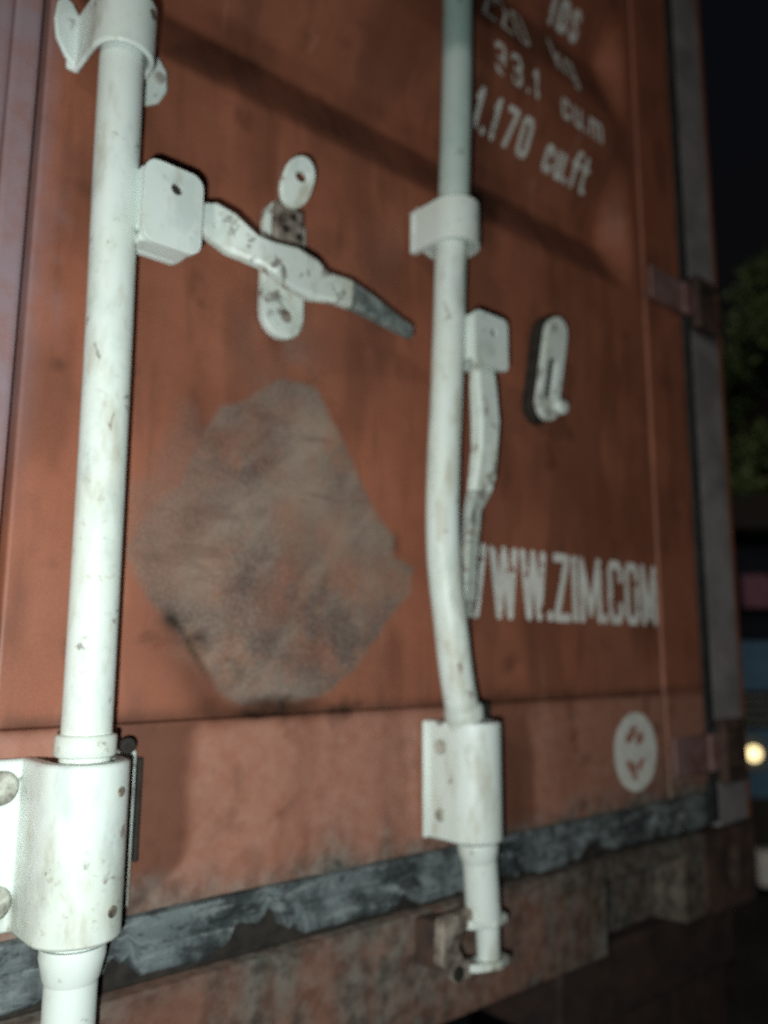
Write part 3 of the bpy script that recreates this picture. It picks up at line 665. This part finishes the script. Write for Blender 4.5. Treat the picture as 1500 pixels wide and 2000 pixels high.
# ------------------------------------------------------------------ cam keepers welded to the sill
for kx, kz in ((.668, -.278), (.226, -.285)):
    P = [(kx - .036, ZC + kz + .008), (kx + .014, ZC + kz + .012), (kx + .016, ZC + kz - .002), (kx - .006, ZC + kz - .008), (kx - .012, ZC + kz - .022), (kx - .004, ZC + kz - .036), (kx + .014, ZC + kz - .040), (kx + .012, ZC + kz - .056), (kx - .018, ZC + kz - .056), (kx - .040, ZC + kz - .034)]
    k_ = MB().prism(P, 'y', -.052, -.038).obj('cam_keeper', M_RUST, box_, bevel=.003, label='rusty claw keeper welded to the sill')
    MB().box(kx - .034, kx - .008, -.0378, -.006, ZC + kz - .044, ZC + kz + .002).obj('keeper_base', M_CAST, k_, bevel=.003)
    MB().tube([(kx - .016, -.0515, ZC + kz - .046), (kx - .016, -.0545, ZC + kz - .046)], .0075, 14).obj('rust_pit', M_DARK, k_, bevel=.0008)

# ------------------------------------------------------------------ trailer under the container
tr = empty('trailer', (XC, 3.0, 0), 'dark container trailer chassis beneath the container, with a red tail lamp', 'trailer')
M_CH = mat_plain('chassis_paint', (.020, .013, .012), (.055, .030, .024), 20, .85)
TOP = BZ - .004
for sgn in (1, -1):
    X = lambda v: XC + sgn * (v - XC)
    def bx(b, x0, x1, *r): a, c = sorted((X(x0), X(x1))); return b.box(a, c, *r)
    b = MB(); bx(b, XC + .36, XC + .52, .10, 6.4, TOP - .025, TOP - .001); bx(b, XC + .36, XC + .52, .10, 6.4, TOP - .42, TOP - .40); bx(b, XC + .43, XC + .45, .10, 6.4, TOP - .40, TOP - .025)
    b.obj('main_beam', M_CH, tr)
    bx(MB(), .925, 1.395, .03, .24, TOP - .10, TOP - .002).obj('rear_bolster', M_CH, tr, bevel=.006)
    bx(MB(), .930, 1.390, .05, .075, TOP - .60, TOP - .101).obj('lamp_board', M_CH, tr, bevel=.004)
    t = bx(MB(), 1.300, 1.352, .028, .0495, TOP - .56, TOP - .42).obj('tail_lamp', mat_plain('red_lens', (.09, .006, .012), (.14, .012, .02), 20, .25), tr, bevel=.006)
    bx(MB(), 1.10, 1.150, .030, .0495, TOP - .54, TOP - .43).obj('indicator_lamp', mat_plain('amber_lens', (.12, .035, .01), (.16, .05, .015), 20, .25), tr, bevel=.006)
    for wy in (1.3, 2.6):
        o = MB().tube([(X(.93), wy, .50), (X(.94), wy, .50), (X(1.34), wy, .50), (X(1.36), wy, .50)], [.44, .5, .5, .44], 32).obj('wheel', M_BLACKR, tr)
        MB().tube([(X(1.33), wy, .50), (X(1.37), wy, .50)], .27, 24).obj('rim', M_STEEL, o)
    bx(MB(), .935, 1.385, .62, .63, .18, TOP - .10).obj('mud_flap', M_BLACKR, tr)
for wy in (1.3, 2.6): MB().box(XL + .1, XO - .1, wy - .06, wy + .06, .44, .56).obj('axle', M_CH, tr)
MB().box(XL + .06, XO - .06, .06, .18, .46, .58).obj('underrun_bar', M_CH, tr, bevel=.006)
for sx_ in (-.4, .4): MB().box(XC + sx_ - .04, XC + sx_ + .04, .13, .17, .58, TOP - .42).obj('underrun_strut', M_CH, tr)
for wy in (.5, 3.2, 5.8): MB().box(XC - .43, XC + .43, wy, wy + .1, TOP - .36, TOP - .08).obj('cross_member', M_CH, tr)
for sx_ in (-.55, .55): MB().box(XC + sx_ - .06, XC + sx_ + .06, 5.2, 5.32, 0, TOP - .42).obj('landing_leg', M_CH, tr, bevel=.005)

# ------------------------------------------------------------------ background: lorry with a lit lamp, tree
HD = math.atan2(F.y, F.x)
fw = Vector((math.cos(HD), math.sin(HD), 0)); rt = Vector((math.sin(HD), -math.cos(HD), 0))
def at(lat, dep, z=0): return Vector((CAM.x, CAM.y, 0)) + fw * dep + rt * lat + Vector((0, 0, z))
M_BLUE = mat_plain('lorry_blue', (.06, .13, .21), (.09, .18, .27), 12, .45)
M_GLASS = mat_plain('windscreen', (.010, .012, .018), (.02, .022, .03), 4, .08, .0)
M_BUMP = mat_plain('lorry_bumper_white', (.55, .58, .55), (.7, .72, .68), 14, .5)
em = NT('lit_headlamp'); em.b.inputs['Emission Color'].default_value = (1.0, .78, .38, 1); em.b.inputs['Emission Strength'].default_value = 1.6
em.b.inputs['Base Color'].default_value = (.8, .75, .6, 1); M_LAMP = em.m
DEP = 5.1
lo = empty('parked_lorry', at(3.0, DEP), 'blue parked lorry with a lit yellow headlamp at the right edge', 'lorry', rz=HD - math.pi / 2)
W2 = .94
prof = [(0, .52), (-.02, .82), (0, 1.46), (.04, 1.68), (.26, 2.42), (.40, 2.60), (1.55, 2.66), (1.6, .52)]
MB().prism(prof, 'x', -W2, W2).obj('cab', M_BLUE, lo, bevel=.04, seg=3)
dx_, dz_ = .22 / .772, .74 / .772
MB().add([(s_ * (W2 - .10), .04 + .22 * t_ - .012 - e_, 1.70 + .70 * t_ + .004) for e_ in (0, -.03) for s_, t_ in ((-1, .02), (1, .02), (1, .98), (-1, .98))],
         [(0, 1, 2, 3), (7, 6, 5, 4), (0, 4, 5, 1), (1, 5, 6, 2), (2, 6, 7, 3), (3, 7, 4, 0)]).obj('windscreen', M_GLASS, lo, bevel=.005)
MB().box(-W2 + .16, -W2 + .34, -.0, .012, 1.92, 2.12).obj('windscreen_sticker', mat_plain('pink_sticker', (.16, .06, .10), (.24, .11, .15), 20, .6), lo)
MB().box(-W2 - .005, W2 + .005, -.02, .42, 2.40, 2.63).obj('added_visor', M_DARK, lo, bevel=.02)  # dark visor added to keep the top of the cab dim
MB().box(-W2 + .03, W2 - .03, -.045, .0, 1.20, 1.42).obj('grille', M_DARK, lo, bevel=.006)
for i in range(4): MB().box(-W2 + .06, W2 - .06, -.055, -.0455, 1.225 + i * .048, 1.243 + i * .048).obj('grille_bar', M_STEEL, lo, bevel=.003)
MB().box(-W2 - .01, W2 + .01, -.06, .05, .53, .80).obj('air_dam', M_DARK, lo, bevel=.02)
MB().box(-W2 + .10, W2 - .10, -.13, .02, .32, .52).obj('bumper', M_BUMP, lo, bevel=.03, seg=3)
for s_ in (-1, 1):
    hx_ = s_ * (W2 - .14)
    o = MB().tube([(hx_, -.015, 1.055), (hx_, -.05, 1.055)], [.11, .105], 28).obj('headlamp', M_STEEL, lo, bevel=.005)
    MB().tube([(hx_, -.051, 1.055), (hx_, -.056, 1.055), (hx_, -.062, 1.055)], [.044, .044, .030], 24).obj('lens', M_LAMP, o, sharp=60)
    MB().box(hx_ - s_ * .33 - .07, hx_ - s_ * .33 + .07, -.04, -.018, 1.0, 1.11).obj('indicator', bpy.data.materials['amber_lens'], lo, bevel=.01)
    o = MB().tube([(s_ * (W2 - .01), .95, .45), (s_ * (W2 - .27), .95, .45)], .45, 32).obj('wheel', M_BLACKR, lo, bevel=.03)
    MB().tube([(s_ * (W2 + .0), .95, .45), (s_ * (W2 - .1), .95, .45)], .24, 24).obj('rim', M_STEEL, o)
    o = MB().tube([(s_ * (W2 - .01), 4.2, .45), (s_ * (W2 - .42), 4.2, .45)], .45, 32).obj('wheel', M_BLACKR, lo, bevel=.03)
    MB().tube([(s_ * (W2 + .0), 4.2, .45), (s_ * (W2 - .1), 4.2, .45)], .24, 24).obj('rim', M_STEEL, o)
    MB().box(s_ * (W2 + .002) - .004, s_ * (W2 + .002) + .004, .45, 1.25, 1.55, 2.3).obj('side_window', M_GLASS, lo, bevel=.002)
    o = MB().tube([(s_ * (W2 - .02), .28, 2.15), (s_ * (W2 + .16), .12, 2.15)], .012, 10).obj('mirror_arm', M_DARK, lo)
    MB().box(s_ * (W2 + .14) - .06, s_ * (W2 + .14) + .06, .08, .12, 1.88, 2.2).obj('mirror', M_DARK, o, bevel=.01)
MB().box(-.45, .45, .2, 5.6, .48, .78).obj('chassis', M_CH, lo, bevel=.01)
MB().box(-W2 - .05, W2 + .05, 1.75, 5.8, .85, 2.62).obj('cargo_body', M_BLUE, lo, bevel=.02)
for i in range(7):
    for s_ in (-1, 1): MB().box(s_ * (W2 + .075) - .0245, s_ * (W2 + .075) + .0245, 1.85 + i * .63, 1.93 + i * .63, .9, 2.55).obj('body_rib', M_BLUE, lo, bevel=.006)

M_LEAF = NT('leaf'); q = M_LEAF.n('ObjectInfo'); lf1 = M_LEAF.noise(3.0, 3)
M_LEAF = M_LEAF.fin(M_LEAF.mix(M_LEAF.ramp(lf1, .35, .65), (.06, .11, .035), (.15, .20, .075)), .55)
M_BARK = mat_plain('bark', (.05, .04, .03), (.12, .095, .07), 12, .9, .8, .02)
def tree(loc, height, crown_z, rx, rz_, nl, label):
    o = empty('tree', loc, label, 'tree')
    L = Vector(loc)
    mb = MB(); mb.tube(smooth_path([L, L + Vector((.05, .02, height * .3)), L + Vector((-.05, .06, crown_z)), L + Vector((.05, 0, crown_z + rz_ * .6))], 5), list(np.linspace(.19, .05, 16)), 12)
    tips = []
    for i in range(14):
        a = i * 2.4; hh = crown_z - rz_ * .6 + rz_ * 1.2 * (i / 14); b0 = L + Vector((0, .03, hh - .25)); rr_ = rx * random.uniform(.55, .9)
        e = L + Vector((math.cos(a) * rr_, math.sin(a) * rr_, hh + random.uniform(.1, .5)))
        mb.tube(smooth_path([b0, (b0 + e) / 2 + Vector((0, 0, .12)), e], 4), list(np.linspace(.055, .012, 9)), 7); tips.append(e)
    mb.obj('trunk', M_BARK, o)
    cl = tips + [L + Vector((math.cos(a) * rx * r, math.sin(a) * rx * r, crown_z + rz_ * s)) for a, r, s in ((random.uniform(0, 6.28), random.uniform(.3, 1), random.uniform(-.9, 1)) for _ in range(50)) if r * r + s * s < 1.15]
    V = []; Fc = []
    for i in range(nl):
        c = random.choice(cl) + Vector([random.gauss(0, .15) for _ in range(3)])
        d = Vector([random.gauss(0, 1) for _ in range(3)]).normalized(); e = d.cross(Vector([random.gauss(0, 1) for _ in range(3)])).normalized()
        l_ = random.uniform(.06, .11); k = len(V); n_ = d.cross(e) * l_ * .15
        V += [c - d * l_, c + e * l_ * .42 + n_, c + d * l_, c - e * l_ * .42 + n_]; Fc += [(k, k + 1, k + 2), (k, k + 2, k + 3)]
    obj('crown', V, Fc, M_LEAF, o, smooth=False)
    return o
tree(at(6.95, 11.2), 6.9, 5.3, 2.7, 2.7, 17000, 'leafy tree in the dark beyond the container corner')
